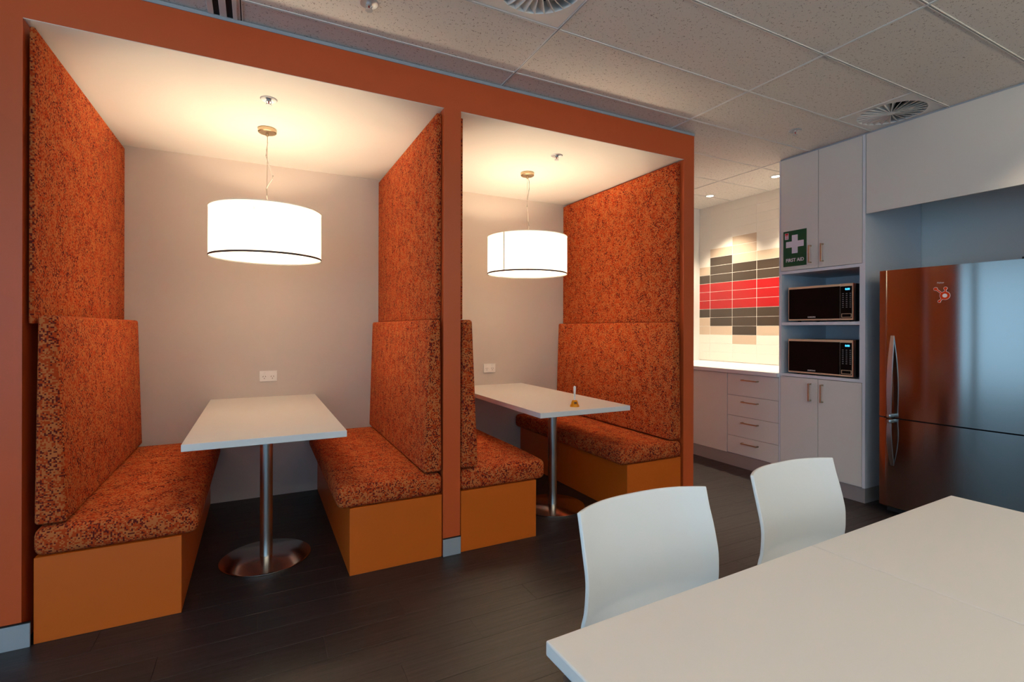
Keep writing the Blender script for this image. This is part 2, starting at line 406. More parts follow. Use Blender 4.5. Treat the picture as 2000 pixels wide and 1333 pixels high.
# kitchen walls: tiled wall, end wall
rw = struct('wall_right', BX(X_W, X_W + .1, Y_R - .1, 5.4, 0, 2.76), MT['wall_white'], 'kitchen side wall with tiled splashback', smooth=0)
struct('wall_end', BX(WE, X_W, Y_E, Y_E + .1, 0, 2.76), MT['wall_white'], 'cream end wall of the kitchen beyond the worktop', smooth=0)
struct('wall_far', BX(X_L, WL, 4.3, 4.4, 0, 2.76), MT['wall_white'], 'white wall at the far end beside the booths', smooth=0)
part('grout_bed', BX(X_W - .006, X_W, 2.69, Y_E, .887, Z_C), MT['grout'], rw, 0)
cols = [(4.078, 4.232), (3.7765, 4.078), (3.475, 3.7765), (3.1735, 3.475), (2.872, 3.1735), (2.692, 2.872)]
RZ, RP = 1.779, 0.0985
tmesh = {}
def tcol(c, r):
    if r in (0, 1, 2): return 'tile_red'
    if c == 0: return 'tile_dark' if r in (-1, 3) else 'tile_tan' if r in (-2, 4, 5) else 'tile_white'
    if c == 1: return 'tile_dark' if r in (-1, -2, -3, 3, 4) else 'tile_tan' if r in (-4, 5) else 'tile_white'
    if c == 2: return 'tile_dark' if r in (-1, -2, 3, 4, 5) else 'tile_tan' if r in (-3, -4, -5, 6) else 'tile_white'
    if c == 3: return 'tile_dark' if r in (-1, -2, 3, 4) else 'tile_tan' if r in (-3, 5) else 'tile_white'
    return 'tile_white' if not -2 <= r <= 3 else 'tile_dark'
for c, (y0, y1) in enumerate(cols):
    for r in range(-9, 9):
        zt = RZ - RP * r; zb = max(zt - RP, .890); zt = min(zt, Z_C)
        if zt - zb < .015: continue
        mk = tcol(c, r); key = (round(y1 - y0, 4), round(zt - zb, 4), mk)
        if key not in tmesh:
            hy, hz = (y1 - y0) / 2 - .0019, (zt - zb) / 2 - .0019
            tmesh[key] = to_mesh('wall_tile', BX(-.004, .004, -hy, hy, -hz, hz, bev=.0012, seg=1), MT[mk], 0)
        o = link('wall_tile', tmesh[key], rw); o.location = (X_W - .0032, (y0 + y1) / 2, (zt + zb) / 2)

# walls behind and left of the camera, with glazing
def window_wall(name, axis, lab, wins, length, base):
    b = bm_(); a0, a1 = length
    def seg(p0, p1, z0, z1):
        if axis == 'x': bx(b, base - .12, base, p0, p1, z0, z1)
        else: bx(b, p0, p1, base - .12, base, z0, z1)
    seg(a0, a1, 0, WZ0); seg(a0, a1, WZ1, 2.76)
    e = [a0] + [v for wn in wins for v in wn] + [a1]
    for i in range(0, len(e), 2): seg(e[i], e[i + 1], WZ0, WZ1)
    return struct(name, b, MT['wall_white'], lab, smooth=0)
window_wall('wall_left', 'x', 'white window wall on the left side of the room', WIN_LEFT, (Y_R, 4.4), X_L)
window_wall('wall_rear', 'y', 'white window wall behind the dining table', WIN_REAR, (X_L, X_W), Y_R)
ORD = ['nearest the rear corner', 'second from the rear corner', 'third from the rear corner', 'fourth from the rear corner', 'fifth from the rear corner']
nwin = 0
for axis, wins in (('x', WIN_LEFT), ('y', WIN_REAR)):
    for i, (p0, p1) in enumerate(wins):
        nwin += 1
        side = 'left' if axis == 'x' else 'rear'
        b = bm_(); f = .035
        def seg(q0, q1, z0, z1, d0, d1):
            if axis == 'x': bx(b, X_L - d1, X_L - d0, q0, q1, z0, z1)
            else: bx(b, q0, q1, Y_R - d1, Y_R - d0, z0, z1)
        seg(p0, p0 + f, WZ0, WZ1, .02, .09); seg(p1 - f, p1, WZ0, WZ1, .02, .09); seg(p0 + f, p1 - f, WZ0, WZ0 + f, .02, .09); seg(p0 + f, p1 - f, WZ1 - f, WZ1, .02, .09)
        o = struct('window_%d' % nwin, b, MT['alu'], 'aluminium framed window in the %s wall, %s' % (side, ORD[i]), smooth=0)
        b = bm_(); seg(p0 + f, p1 - f, WZ0 + f, WZ1 - f, .05, .056); part('pane', b, MT['pane'], o, 0)

# ================================================================== BOOTHS
def fabric(name, bm, parent, off=None, label=None):
    if parent is not None: bmesh.ops.translate(bm, verts=bm.verts[:], vec=-wloc(parent))
    bmesh.ops.triangulate(bm, faces=[f for f in bm.faces if len(f.verts) > 4])
    me = to_mesh(name, bm, MT['fabric'], 50); box_uv(me, off or (random.random() * 9, random.random() * 9))
    o = link(name, me, parent)
    if label: o['label'] = label
    return o
BENCH_LAB = ['orange pixel-patterned booth bench against the far left wall', 'orange pixel-patterned bench left of the orange post, facing left booth table',
             'orange pixel-patterned bench just right of the orange post', 'orange pixel-patterned bench nearest the kitchen, in right booth']
PAN_LAB = ['tall orange patterned wall panel above the far left bench', 'tall orange patterned wall panel left of the post, above its bench',
           'narrow-looking orange patterned panel edge just right of the post', 'wide orange patterned wall panel nearest the kitchen']
def bench(i, xw, xe, side):
    """xw: x of the wall the back leans on, xe: front edge of the box; side +1 opens to +x"""
    t = thing('booth_bench', BENCH_LAB[i], 'bench', ((xw + xe) / 2, (YF + YW) / 2, 0), group='booth benches')
    s = side
    def X(d): return xw + s * d
    def B(d0, d1, *a, **k): x0, x1 = sorted((X(d0), X(d1))); return BX(x0, x1, *a, **k)
    wd = abs(xe - xw)
    part('base', B(.004, wd, YF + .002, YW - .002, 0, .340, bev=.0015, seg=1), MT['bench_laminate'], t, 0)
    # seat cushion, soft crowned top
    b = bm_(); x0, x1 = sorted((X(.0), X(wd + .062)))
    bx(b, x0, x1, YF - .008, YW - .002, .341, .455, bev=.034, seg=4)
    xc = (x0 + x1) / 2; L = YW - YF
    bmesh.ops.subdivide_edges(b, edges=[e for e in b.edges if abs(e.verts[0].co.y - e.verts[1].co.y) > .5], cuts=10)
    for v in b.verts:
        if v.co.z > .40:
            q = (v.co.y - YF) / L; v.co.z += .010 * math.sin(PI * min(1, max(0, q))) ** .5 - .004 * math.cos(8 * q + i) * (.3 + .7 * abs(v.co.x - xw))
    fabric('seat_cushion', b, t)
    # wedge shaped back cushion
    z0, z1 = .468, 1.302
    xa, xb_, xc0, xd = X(.004), X(.108), X(.072), X(.012)
    ya, yb = YF - .004, YW - .004
    b = bm_()
    hexa(b, [(xa, ya, z0), (xb_, ya, z0), (xb_ - s * .008, yb, z0), (xa, yb, z0), (xd, ya + .008, z1), (xc0, ya + .008, z1), (xc0 + s * .004, yb, z1), (xd, yb, z1)], bev=.016, seg=4)
    fabric('back_cushion', b, t)
    return t
bench(0, -0.788, -0.294, 1); bench(1, 0.908, 0.417, -1); bench(2, 1.012, 1.500, 1); bench(3, 2.690, 2.201, -1)
def panel(i, x0, x1, y0):
    o = fabric('upholstered_panel', BX(x0, x1, y0, YW - .002, 1.268 if i == 0 else 1.3035, 2.446, bev=.005, seg=2), None)
    if i == 0: part('backing_board', BX(O1L + .0005, x0, y0 + .09, YW - .01, 1.29, 2.42), MT['black'], o, 0)
    o['label'] = PAN_LAB[i]; o['category'] = 'wall panel'; o['group'] = 'booth wall panels'
panel(0, -.806, -.788, 2.622); panel(1, .880, O1R - .001, 2.640); panel(2, O2L + .001, 1.036, 2.640); panel(3, 2.671, O2R - .001, 2.640)

def booth_table(x0, x1, y0, pc, lab, blab):
    t = thing('booth_table', lab, 'table', (pc[0], pc[1], 0), group='booth tables')
    part('table_top', BX(x0, x1, y0, YW - .001, .711, .743, bev=.0015, seg=1), MT['tabletop'], t, 0)
    part('pole', lathe(bm_(), [(.0, .012), (.0315, .012), (.0315, .700), (.0, .700)], (pc[0], pc[1], 0), 32), MT['polebrush'], t, 60)
    part('mounting_plate', BX(pc[0] - .12, pc[0] + .12, pc[1] - .12, pc[1] + .12, .700, .711), MT['black'], t, 0)
    part('base_plate', lathe(bm_(), [(0, 0), (.222, 0), (.226, .003), (.226, .007), (.220, .010), (.05, .0135), (.034, .016), (0, .016)], (pc[0], pc[1], 0), 64), MT['chrome'], t, 40)
booth_table(-.295, .399, 2.583, (.046, 3.032), 'white rectangular table on a steel pedestal in the left booth', '')
booth_table(1.519, 2.209, 2.588, (1.862, 3.005), 'white rectangular table with the hand bell, in the right booth', '')

# pendant lamps
def pendant(c, lab, kink, seam, lift=0.0):
    x, y = c; t = thing('pendant_lamp', lab, 'lamp', (x, y, 0), group='booth pendant lamps')
    t.location.z = 1.672
    can = part('canopy', lathe(bm_(), [(0, ZO), (.050, ZO), (.052, ZO - .003), (.052, ZO - .022), (.048, ZO - .026), (.0, ZO - .026)], (x, y, 0), 40), MT['nickel'], t)
    part('cable_grip', lathe(bm_(), [(0, ZO - .026), (.007, ZO - .026), (.006, ZO - .046), (0, ZO - .046)], (x, y, 0), 16), MT['nickel'], can)
    part('suspension_wire', tube(bm_(), [(x, y, ZO - .04), (x, y, 1.90)], .0012, 6), MT['nickel'], t)
    part('power_cable', tube(bm_(), [(x + dx, y + dy, z) for dx, dy, z in kink], .0028, 8), MT['clear_cable'], t)
    part('wire_ferrule', lathe(bm_(), [(0, 1.985), (.005, 1.985), (.005, 2.02), (0, 2.02)], (x, y, 0), 10), MT['clear_cable'], t)
    R = .308; z0, z1 = 1.672, 1.962
    sh = part('shade', lathe(bm_(), [(R, z0), (R, z1)], (x, y, 0), 96), MT['shade'], t, 60)
    part('lower_binding', lathe(bm_(), [(R + .001, z0 - .001), (R + .0022, z0 - .001), (R + .0022, z0 + .010), (R + .001, z0 + .010), (R + .001, z0 - .001)], (x, y, 0), 96), MT['trim_brown'], sh, 60)
    part('upper_binding', lathe(bm_(), [(R + .001, z1 - .005), (R + .002, z1 - .005), (R + .002, z1 + .001), (R + .001, z1 + .001), (R + .001, z1 - .005)], (x, y, 0), 96), MT['shade'], sh, 60)
    if seam is not None:
        ca, sa = math.cos(seam), math.sin(seam); b = bm_(); bx(b, -.004, .004, -.0006, .0006, z0 + .008, z1 - .003)
        bmesh.ops.rotate(b, verts=b.verts[:], matrix=Matrix.Rotation(seam + PI / 2, 3, 'Z')); bmesh.ops.translate(b, verts=b.verts[:], vec=(x + (R + .001) * ca, y + (R + .001) * sa, 0))
        part('seam', b, MT['seam'], sh, 0)
    part('diffuser', lathe(bm_(), [(0, z0 + .012), (R - .012, z0 + .012)], (x, y, 0), 96), MT['diffuser'], t, 60)
    sp = bm_()
    for k in range(3):
        a = 2 * PI * k / 3 + .3; tube(sp, [(x, y, 1.905), (x + (R - .002) * math.cos(a), y + (R - .002) * math.sin(a), 1.905)], .0022, 6)
    part('spider_frame', sp, MT['nickel'], t)
    part('lamp_holder', lathe(bm_(), [(0, 1.85), (.02, 1.85), (.02, 1.905), (0, 1.905)], (x, y, 0), 16), MT['outlet'], t)
    part('bulb', lathe(bm_(), [(0, 1.775), (.018, 1.779), (.029, 1.795), (.030, 1.812), (.020, 1.838), (.014, 1.85), (0, 1.85)], (x, y, 0), 20), MT['lamp_bulb'], t)
    l = bpy.data.lights.new('pendant_light', 'POINT'); l.energy = W_PEND; l.color = WARM; l.shadow_soft_size = .06
    for k, (dx, dy) in enumerate(((.0, .0),)):
        lo = bpy.data.objects.new('pendant_light', l); lo.location = (dx, dy, 1.745 - 1.672); lo.parent = t; COL.objects.link(lo)
    t.location.z += lift
K1 = [(0, 0, 2.43), (.002, 0, 2.38), (-.004, 0, 2.34), (-.006, 0, 2.30), (.004, 0, 2.26), (.022, 0, 2.21), (.032, 0, 2.185), (.028, 0, 2.165), (.006, 0, 2.125), (-.004, 0, 2.10), (-.002, 0, 2.06), (.004, 0, 2.02), (0, 0, 1.95), (0, 0, 1.90)]
K2 = [(.004, 0, 2.43), (.016, 0, 2.40), (.016, 0, 2.34), (.002, 0, 2.27), (-.004, 0, 2.20), (.006, 0, 2.14), (.008, 0, 2.09), (.014, 0, 2.05), (.006, 0, 2.00), (0, 0, 1.95), (0, 0, 1.90)]
pendant((.051, 3.379), 'white drum pendant lamp glowing over the left booth table', K1, None)
pendant((1.868, 3.394), 'white drum pendant lamp with a visible seam over the right booth table', K2, math.radians(-152))

def uplight(x, y, lab):  # added out of view to throw warm light on the ceiling
    t = thing('added_uplight', lab, 'lamp', (x, y, 2.12), group='added unseen bowl uplights behind the camera')
    part('canopy', lathe(bm_(), [(0, Z_C), (.06, Z_C), (.055, Z_C - .025), (0, Z_C - .025)], (x, y, 0), 24), MT['nickel'], t)
    part('stem', tube(bm_(), [(x, y, Z_C - .02), (x, y, 2.16)], .006, 8), MT['nickel'], t)
    part('bowl', lathe(bm_(), [(0, 2.12), (.12, 2.125), (.21, 2.16), (.27, 2.24), (.262, 2.242), (.20, 2.17), (.12, 2.14), (0, 2.135)], (x, y, 0), 40), MT['outlet'], t)
    l = bpy.data.lights.new('added_uplight_lamp', 'POINT'); l.energy = W_UP; l.color = (1.0, .83, .58); l.shadow_soft_size = .05
    o = bpy.data.objects.new('added_uplight_lamp', l); o.location = (0, 0, .10); o.parent = t; COL.objects.link(o)
uplight(-1.3, -.6, 'added unseen bowl uplight left of the camera')
uplight(1.2, -1.5, 'added unseen bowl uplight behind the camera')
uplight(3.2, -1.2, 'added unseen bowl uplight at the right rear')

# power outlets
def outlet(x0, x1, z0, z1, lab):
    t = thing('power_outlet', lab, 'power outlet', ((x0 + x1) / 2, YW, (z0 + z1) / 2), group='booth power outlets')
    part('face_plate', BX(x0, x1, YW - .010, YW, z0, z1, bev=.002), MT['outlet'], t)
    cxm = (x0 + x1) / 2
    for sx in (-.027, .027):
        b = lathe(bm_(), [(0, 0), (.008, 0), (.0075, .003), (0, .003)], n=18); bmesh.ops.rotate(b, verts=b.verts[:], matrix=Matrix.Rotation(PI / 2, 3, 'X'))
        bmesh.ops.translate(b, verts=b.verts[:], vec=(cxm + sx, YW - .010, z1 - .017)); part('switch', b, MT['outlet'], t)
        b = bm_()
        for dx, dz, an in ((-.008, .0, .5), (.008, .0, -.5), (0, -.014, 0)):
            q = bm_(); bx(q, -.0016, .0016, -.0006, .0006, -.0045, .0045); bmesh.ops.rotate(q, verts=q.verts[:], matrix=Matrix.Rotation(an, 3, 'Y')); bmesh.ops.translate(q, verts=q.verts[:], vec=(cxm + sx + dx, YW - .0102, z1 - .042 + dz))
            me = bpy.data.meshes.new('q'); q.to_mesh(me); q.free(); b.from_mesh(me); bpy.data.meshes.remove(me)
        part('socket_slots', b, MT['bell_mark'], t, 0)
outlet(.015, .132, .857, .935, 'white double power outlet on the left booth back wall')
outlet(1.820, 1.937, .854, .934, 'white double power outlet on the right booth back wall')

# hand bell on the right table
bl = thing('hand_bell', 'small amber hand bell with a white handle on the right booth table', 'bell', (1.851, 2.715, .743))
part('cup', lathe(bm_(), [(.0275, 0), (.031, 0), (.031, .003), (.0285, .011), (.0245, .016), (.0205, .030), (.0175, .039), (.012, .043), (0, .0435)], (1.851, 2.715, .743), 36), MT['bell'], bl, 45)
part('handle', lathe(bm_(), [(0, .042), (.0062, .043), (.0058, .055), (.0062, .075), (.0082, .108), (.0092, .122), (.0082, .130), (.004, .1345), (0, .135)], (1.851, 2.715, .743), 20), MT['clear'], bl, 60)
b = bm_()
for k, (a, wd) in enumerate(((-2.15, .006), (-1.9, .004), (-1.66, .007))):
    q = bm_(); bx(q, -wd / 2, wd / 2, -.0006, .0006, -.007, .007, bev=.0003, seg=1)
    bmesh.ops.rotate(q, verts=q.verts[:], matrix=Matrix.Rotation(-.27, 3, 'X')); bmesh.ops.rotate(q, verts=q.verts[:], matrix=Matrix.Rotation(a + PI / 2, 3, 'Z'))
    bmesh.ops.translate(q, verts=q.verts[:], vec=(1.851 + .0224 * math.cos(a), 2.715 + .0224 * math.sin(a), .743 + .026)); me = bpy.data.meshes.new('q'); q.to_mesh(me); q.free(); b.from_mesh(me); bpy.data.meshes.remove(me)
part('printed_mark', b, MT['bell_mark'], bl, 0)

# sprinklers
def sprinkler(x, y, z, lab, r=.042):
    t = thing('fire_sprinkler', lab, 'sprinkler', (x, y, z), group='ceiling fire sprinklers')
    part('escutcheon', lathe(bm_(), [(0, 0), (r, 0), (r, -.002), (r * .90, -.005), (r * .62, -.003), (r * .5, -.001), (0, -.001)], (x, y, z), 32), MT['alu'], t)
    part('body', lathe(bm_(), [(0, 0), (.012, 0), (.011, -.008), (.008, -.011), (0, -.011)], (x, y, z), 16), MT['alu'], t)
    for s in (-1, 1): part('frame_arm', tube(bm_(), [(x + s * .009, y, z - .006), (x + s * .013, y, z - .014), (x + s * .010, y, z - .023), (x, y, z - .030)], .0022, 6), MT['alu'], t)
    part('glass_bulb', lathe(bm_(), [(0, -.011), (.0028, -.012), (.003, -.020), (.002, -.028), (0, -.029)], (x, y, z), 10), MT['redbulb'], t)
    part('deflector', lathe(bm_(), [(0, -.030), (.016, -.031), (.016, -.0325), (0, -.033)], (x, y, z), 20), MT['alu'], t)
sprinkler(.051, 2.937, ZO, 'round fire sprinkler in the left booth ceiling')
sprinkler(1.863, 2.960, ZO, 'round fire sprinkler in the right booth ceiling')
sprinkler(.429, 2.212, Z_C, 'fire sprinkler with red bulb in the main ceiling, above left booth')
sprinkler(3.402, 2.236, Z_C, 'fire sprinkler in the main ceiling in front of the tall cabinet')

# swirl diffusers
def diffuser(x0, y0, lab, n=26):
    S = GYS; g = .0085; x, y = x0 + S / 2, y0 + S / 2; h = S / 2 - g; R = .186
    t = thing('air_diffuser', lab, 'air vent', (x, y, Z_C), group='square swirl air vents')
    b = bm_(); N = 64; zz = Z_C
    def sq(a):
        ca, sa = math.cos(a), math.sin(a); k = h / max(abs(ca), abs(sa)); return ca * k, sa * k
    ou = []; inn = []; up = []
    for i in range(N):
        a = 2 * PI * i / N; sx, sy = sq(a); ou.append(b.verts.new((x + sx, y + sy, zz))); inn.append(b.verts.new((x + R * math.cos(a), y + R * math.sin(a), zz))); up.append(b.verts.new((x + (R - .012) * math.cos(a), y + (R - .012) * math.sin(a), zz + .05)))
    for i in range(N):
        j = (i + 1) % N; b.faces.new((ou[i], ou[j], inn[j], inn[i])); b.faces.new((inn[i], inn[j], up[j], up[i]))
    bmesh.ops.recalc_face_normals(b, faces=b.faces[:])
    part('face_plate', b, MT['tbar'], t, 40)
    part('plenum', lathe(bm_(), [(0, .052), (R - .012, .052)], (x, y, zz), 32), MT['black'], t, 0)
    part('hub', lathe(bm_(), [(0, -.001), (.022, -.001), (.024, .004), (.02, .02), (0, .02)], (x, y, zz), 24), MT['tbar'], t)
    bb = bm_(); r0, r1 = .016, R + .001; hw = .0
    P = [(r0, -.0016, .0), (r1, -.0022, .0), (r1, .0022, .0), (r0, .0016, .0), (r0, .004, .016), (r1, .026, .030), (r1, .030, .030), (r0, .0065, .016)]
    hexa(bb, P); me = to_mesh('blade', bb, MT['tbar'], 0)
    for k in range(n):
        o = link('blade', me, t); o.rotation_euler = (0, 0, 2 * PI * k / n)
diffuser(GX0 - GYS, GY0 - GYS, 'square swirl air vent in the ceiling above the left booth front')
diffuser(VX0, GY0 - GYS, 'square swirl air vent in the ceiling above the kitchen cabinets')
# linear slot diffuser
t = thing('slot_diffuser', 'white linear air diffuser with two black slots by the orange wall', 'air vent', (-.140, 2.0, Z_C))
for x0, x1 in ((-.200, -.177), (-.1535, -.126), (-.1015, -.084)): part('profile', BX(x0, x1, 1.2, 2.60, Z_C - .008, Z_C - .0005, bev=.001, seg=1), MT['tbar'], t, 0)
for x0, x1 in ((-.177, -.1535), (-.126, -.1015)): part('slot', BX(x0, x1, 1.2, 2.60, Z_C - .003, Z_C - .0004), MT['black'], t, 0)

# recessed downlights (each carries its own light)
def downlight(x, y, lab, power, ang=78, blend=.55, z=Z_C):
    t = thing('downlight', lab, 'downlight', (x, y, z), group='recessed ceiling downlights')
    part('ring', lathe(bm_(), [(.036, 0), (.050, 0), (.050, -.003), (.040, -.005), (.036, 0)], (x, y, z), 32), MT['alu'], t)
    part('lens', lathe(bm_(), [(0, -.001), (.036, -.001)], (x, y, z), 32), MT['led'], t, 0)
    l = bpy.data.lights.new('downlight_lamp', 'SPOT'); l.energy = power; l.color = (1.0, .84, .62); l.spot_size = math.radians(ang); l.spot_blend = blend; l.shadow_soft_size = .035
    o = bpy.data.objects.new('downlight_lamp', l); o.location = (0, 0, -.012); o.parent = t; COL.objects.link(o)
downlight(4.276, 3.750, 'small recessed downlight over the far end of the worktop', W_DOWN * 1.65, 94, .6)
downlight(4.265, 2.988, 'small recessed downlight over the worktop beside the tall cabinet', W_DOWN * 1.65, 94, .6)
downlight(3.52, 1.027, 'recessed downlight in front of the refrigerator', W_DOWN * .55, 92, 1.0)
def added_light_panel(x, y, lab):  # glowing panels added out of view to brighten tables, chairs and wall fronts
    t = thing('added_ceiling_light', lab, 'ceiling light', (x, y, Z_C), group='added unseen light panels behind the camera')
    part('frame', BX(x - .62, x + .62, y - .17, y + .17, Z_C - .012, Z_C - .001, bev=.002), MT['tbar'], t)
    part('diffuser', BX(x - .60, x + .60, y - .15, y + .15, Z_C - .0135, Z_C - .012), MT['added_panel_led'], t, 0)
added_light_panel(2.1, -1.35, 'added unseen light panel behind the dining tables')
added_light_panel(-.2, -2.0, 'added unseen light panel near the rear windows')

# ================================================================== KITCHEN
def handle(parent, y, z, length, vertical):
    b = bm_(); h = length / 2; X0 = XK
    if vertical:
        bx(b, X0 - .034, X0 - .026, y - .005, y + .005, z - h, z + h, bev=.001, seg=1)
        for s in (-1, 1): bx(b, X0 - .027, X0, y - .005, y + .005, z + s * (h - .005) - .005, z + s * (h - .005) + .005)
    else:
        bx(b, X0 - .034, X0 - .026, y - h, y + h, z - .005, z + .005, bev=.001, seg=1)
        for s in (-1, 1): bx(b, X0 - .027, X0, y + s * (h - .005) - .005, y + s * (h - .005) + .005, z - .005, z + .005)
    part('handle', b, MT['nickel'], parent, 0, label='satin nickel bar handle')
DT = .018
# tall cabinet
tc = thing('tall_cabinet', 'tall off-white cabinet holding two microwaves beside the refrigerator', 'cabinet', (4.27, 2.358, 0))
b = bm_(); XB = X_W - .005
bx(b, XK, XB, 2.026, 2.045, .108, 2.655)                       # right end panel
bx(b, XK, XB, 2.678, 2.688, .108, 2.655)                       # left end panel
for z0, z1, xf in ((.108, .866, XK + DT + .002), (1.732, 2.655, XK + DT + .002), (.866, 1.732, XK)):
    bx(b, xf, XB, 2.045, 2.064, z0, z1); bx(b, xf, XB, 2.668, 2.678, z0, z1)
bx(b, XK, XB, 2.064, 2.668, .868, .890); bx(b, XK, XB, 2.064, 2.668, 1.708, 1.731)
bx(b, 4.50, 4.516, 2.064, 2.668, .890, 1.708); bx(b, XK + .02, XB, 2.064, 2.668, .108, .126); bx(b, XK + .02, XB, 2.064, 2.668, 2.637, 2.655)
part('body', b, MT['cab_edge'], tc, 0)
part('shelf', BX(XK + .004, 4.50, 2.064, 2.668, 1.286, 1.311, bev=.001, seg=1), MT['cab_edge'], tc, 0)
part('plinth', BX(XK + .010, XB, 2.03, 2.688, 0, .108), MT['kick'], tc, 0)
for y0, y1, hy in ((2.3658, 2.6755, 2.420), (2.0485, 2.3622, 2.326)):
    for z0, z1, hz in ((.112, .864, .757), (1.734, 2.653, 1.846)):
        d = part('door', BX(XK, XK + DT, y0, y1, z0, z1, bev=.001, seg=1), MT['cab'], tc, 0); handle(d, hy, hz, .140, True)
# overhead cabinet over the refrigerator niche
oc = thing('overhead_cabinet', 'wide off-white overhead cabinet above the refrigerator', 'cabinet', (4.27, 1.4, 2.085))
b = bm_(); bx(b, XK + DT + .002, XB, .80, 2.025, 2.32, 2.655); part('body', b, MT['cab_edge'], oc, 0)
part('door', BX(XK, XK + DT, .80, 2.022, 2.083, 2.654, bev=.001, seg=1), MT['cab'], oc, 0)
struct('trim_2', BX(XK + .012, XK + .030, .80, 2.688, 2.655, Z_C), MT['cap'], 'pale filler strip between cabinet tops and ceiling', smooth=0)
# panel on the hidden right side of the refrigerator niche
ep = part('end_panel', BX(XK, XB, .78, .799, 0, 2.655), MT['cab_edge'], None, 0); ep['label'] = 'white end panel on the near side of the refrigerator'; ep['category'] = 'cabinet panel'
# base units and worktop
wt = part('worktop', BX(3.856, X_W - .012, 2.689, Y_E - .001, .852, .887, bev=.002, seg=2), MT['laminate'], None, 0); wt['label'] = 'white kitchen worktop under the tiled splashback'; wt['category'] = 'worktop'
kb = part('kickboard', BX(XK + .008, XK + .024, 2.689, Y_E - .001, 0, .112), MT['kick'], None, 0); kb['label'] = 'grey kickboard under the drawer unit and base cabinet'; kb['category'] = 'kickboard'
du = thing('drawer_unit', 'off-white unit of four drawers under the worktop', 'cabinet', (4.25, 2.95, 0))
part('body', BX(XK + DT + .002, XB, 2.692, 3.199, .112, .850), MT['cab_edge'], du, 0)
zz = [.846, .649, .462, .277, .116]
for a, c in zip(zz, zz[1:]):
    d = part('drawer', BX(XK, XK + DT, 2.693, 3.198, c + .003, a, bev=.001, seg=1), MT['cab'], du, 0); handle(d, 2.956, a - .050 if a > .8 else a - .049, .160, False)
for y0, y1, lab in ((3.203, 3.718, 'off-white base cabinet with a plain door left of the drawers'), (3.722, Y_E - .003, 'off-white base cabinet in the far kitchen corner behind the orange wall')):
    bc = thing('base_cabinet', lab, 'cabinet', (4.25, (y0 + y1) / 2, 0)); part('body', BX(XK + DT + .002, XB, y0, y1, .112, .850), MT['cab_edge'], bc, 0)
    part('door', BX(XK, XK + DT, y0 + .001, y1 - .001, .114, .846, bev=.001, seg=1), MT['cab'], bc, 0)

# microwaves
def microwave(z0, lab, cord=False):
    y0, y1 = 2.110, 2.612; XF = 3.892; H = .272; zb = z0 + .012
    t = thing('microwave', lab, 'microwave', (4.08, (y0 + y1) / 2, z0), group='microwaves in the tall cabinet')
    part('body', BX(XF + .030, XF + .36, y0 + .004, y1 - .004, zb, zb + H, bev=.004), MT['micro_body'], t)
    for fx in (.07, .32):
        for fy in (y0 + .05, y1 - .05): part('foot', lathe(bm_(), [(0, 0), (.012, 0), (.013, .013), (0, .013)], (XF + fx, fy, z0), 12), MT['seal'], t)
    ys_ = 2.203
    d = part('door', BX(XF, XF + .030, ys_ + .001, y1, zb, zb + H, bev=.0015, seg=1), MT['champagne'], t, 0)
    part('door_glass', BX(XF - .002, XF + .01, ys_ + .0015, y1 - .006, zb + .012, zb + H - .017, bev=.001, seg=1), MT['micro_glass'], d, 0)
    c = part('control_panel', BX(XF, XF + .030, y0, ys_ - .001, zb, zb + H, bev=.0015, seg=1), MT['champagne'], t, 0)
    part('panel_glass', BX(XF - .002, XF + .01, y0 + .009, ys_ - .0015, zb + .012, zb + H - .020, bev=.001, seg=1), MT['micro_glass'], c, 0)
    part('side_trim', BX(XF - .003, XF + .028, y0 - .003, y0 + .001, zb + .001, zb + H - .001), MT['chrome'], t, 0)
    put_text('display', '0:00', .019, MT['digits'], c, (XF - .0025, 2.150, zb + H - .043), bold=.0006)
    b = bm_()
    for r in range(8):
        for k in range(3):
            yy = 2.182 - k * .026; z = zb + H - .075 - r * .0145; bx(b, XF - .0026, XF - .002, yy - .0055, yy + .0055, z - .0022, z + .0022)
    part('button_legends', b, MT['print_grey'], c, 0)
    b = bm_(); ya, yb, za, zc = 2.122, 2.192, zb + .019, zb + .048; e = .003
    bx(b, XF - .004, XF - .002, ya, yb, za, za + e); bx(b, XF - .004, XF - .002, ya, yb, zc - e, zc); bx(b, XF - .004, XF - .002, ya, ya + e, za + e, zc - e); bx(b, XF - .004, XF - .002, yb - e, yb, za + e, zc - e)
    part('open_button', b, MT['champagne'], c, 0)
    if cord: part('power_cord', tube(bm_(), [(4.252, 2.16, 1.42), (4.30, 2.13, 1.40), (4.46, 2.11, 1.36), (4.48, 2.10, 1.285), (4.475, 2.105, 1.24), (4.46, 2.11, 1.19), (4.44, 2.125, 1.155), (4.40, 2.15, 1.135), (4.35, 2.17, 1.12)], .004, 8), MT['cable'], t)
    put_text('maker_lettering', 'SAMSUNG', .0135, MT['outlet'], d, (XF - .0025, 2.418, zb + .026), bold=.0004)
microwave(1.311, 'black and steel microwave on the upper shelf of the tall cabinet', True)
microwave(.890, 'black and steel microwave in the lower opening of the tall cabinet')

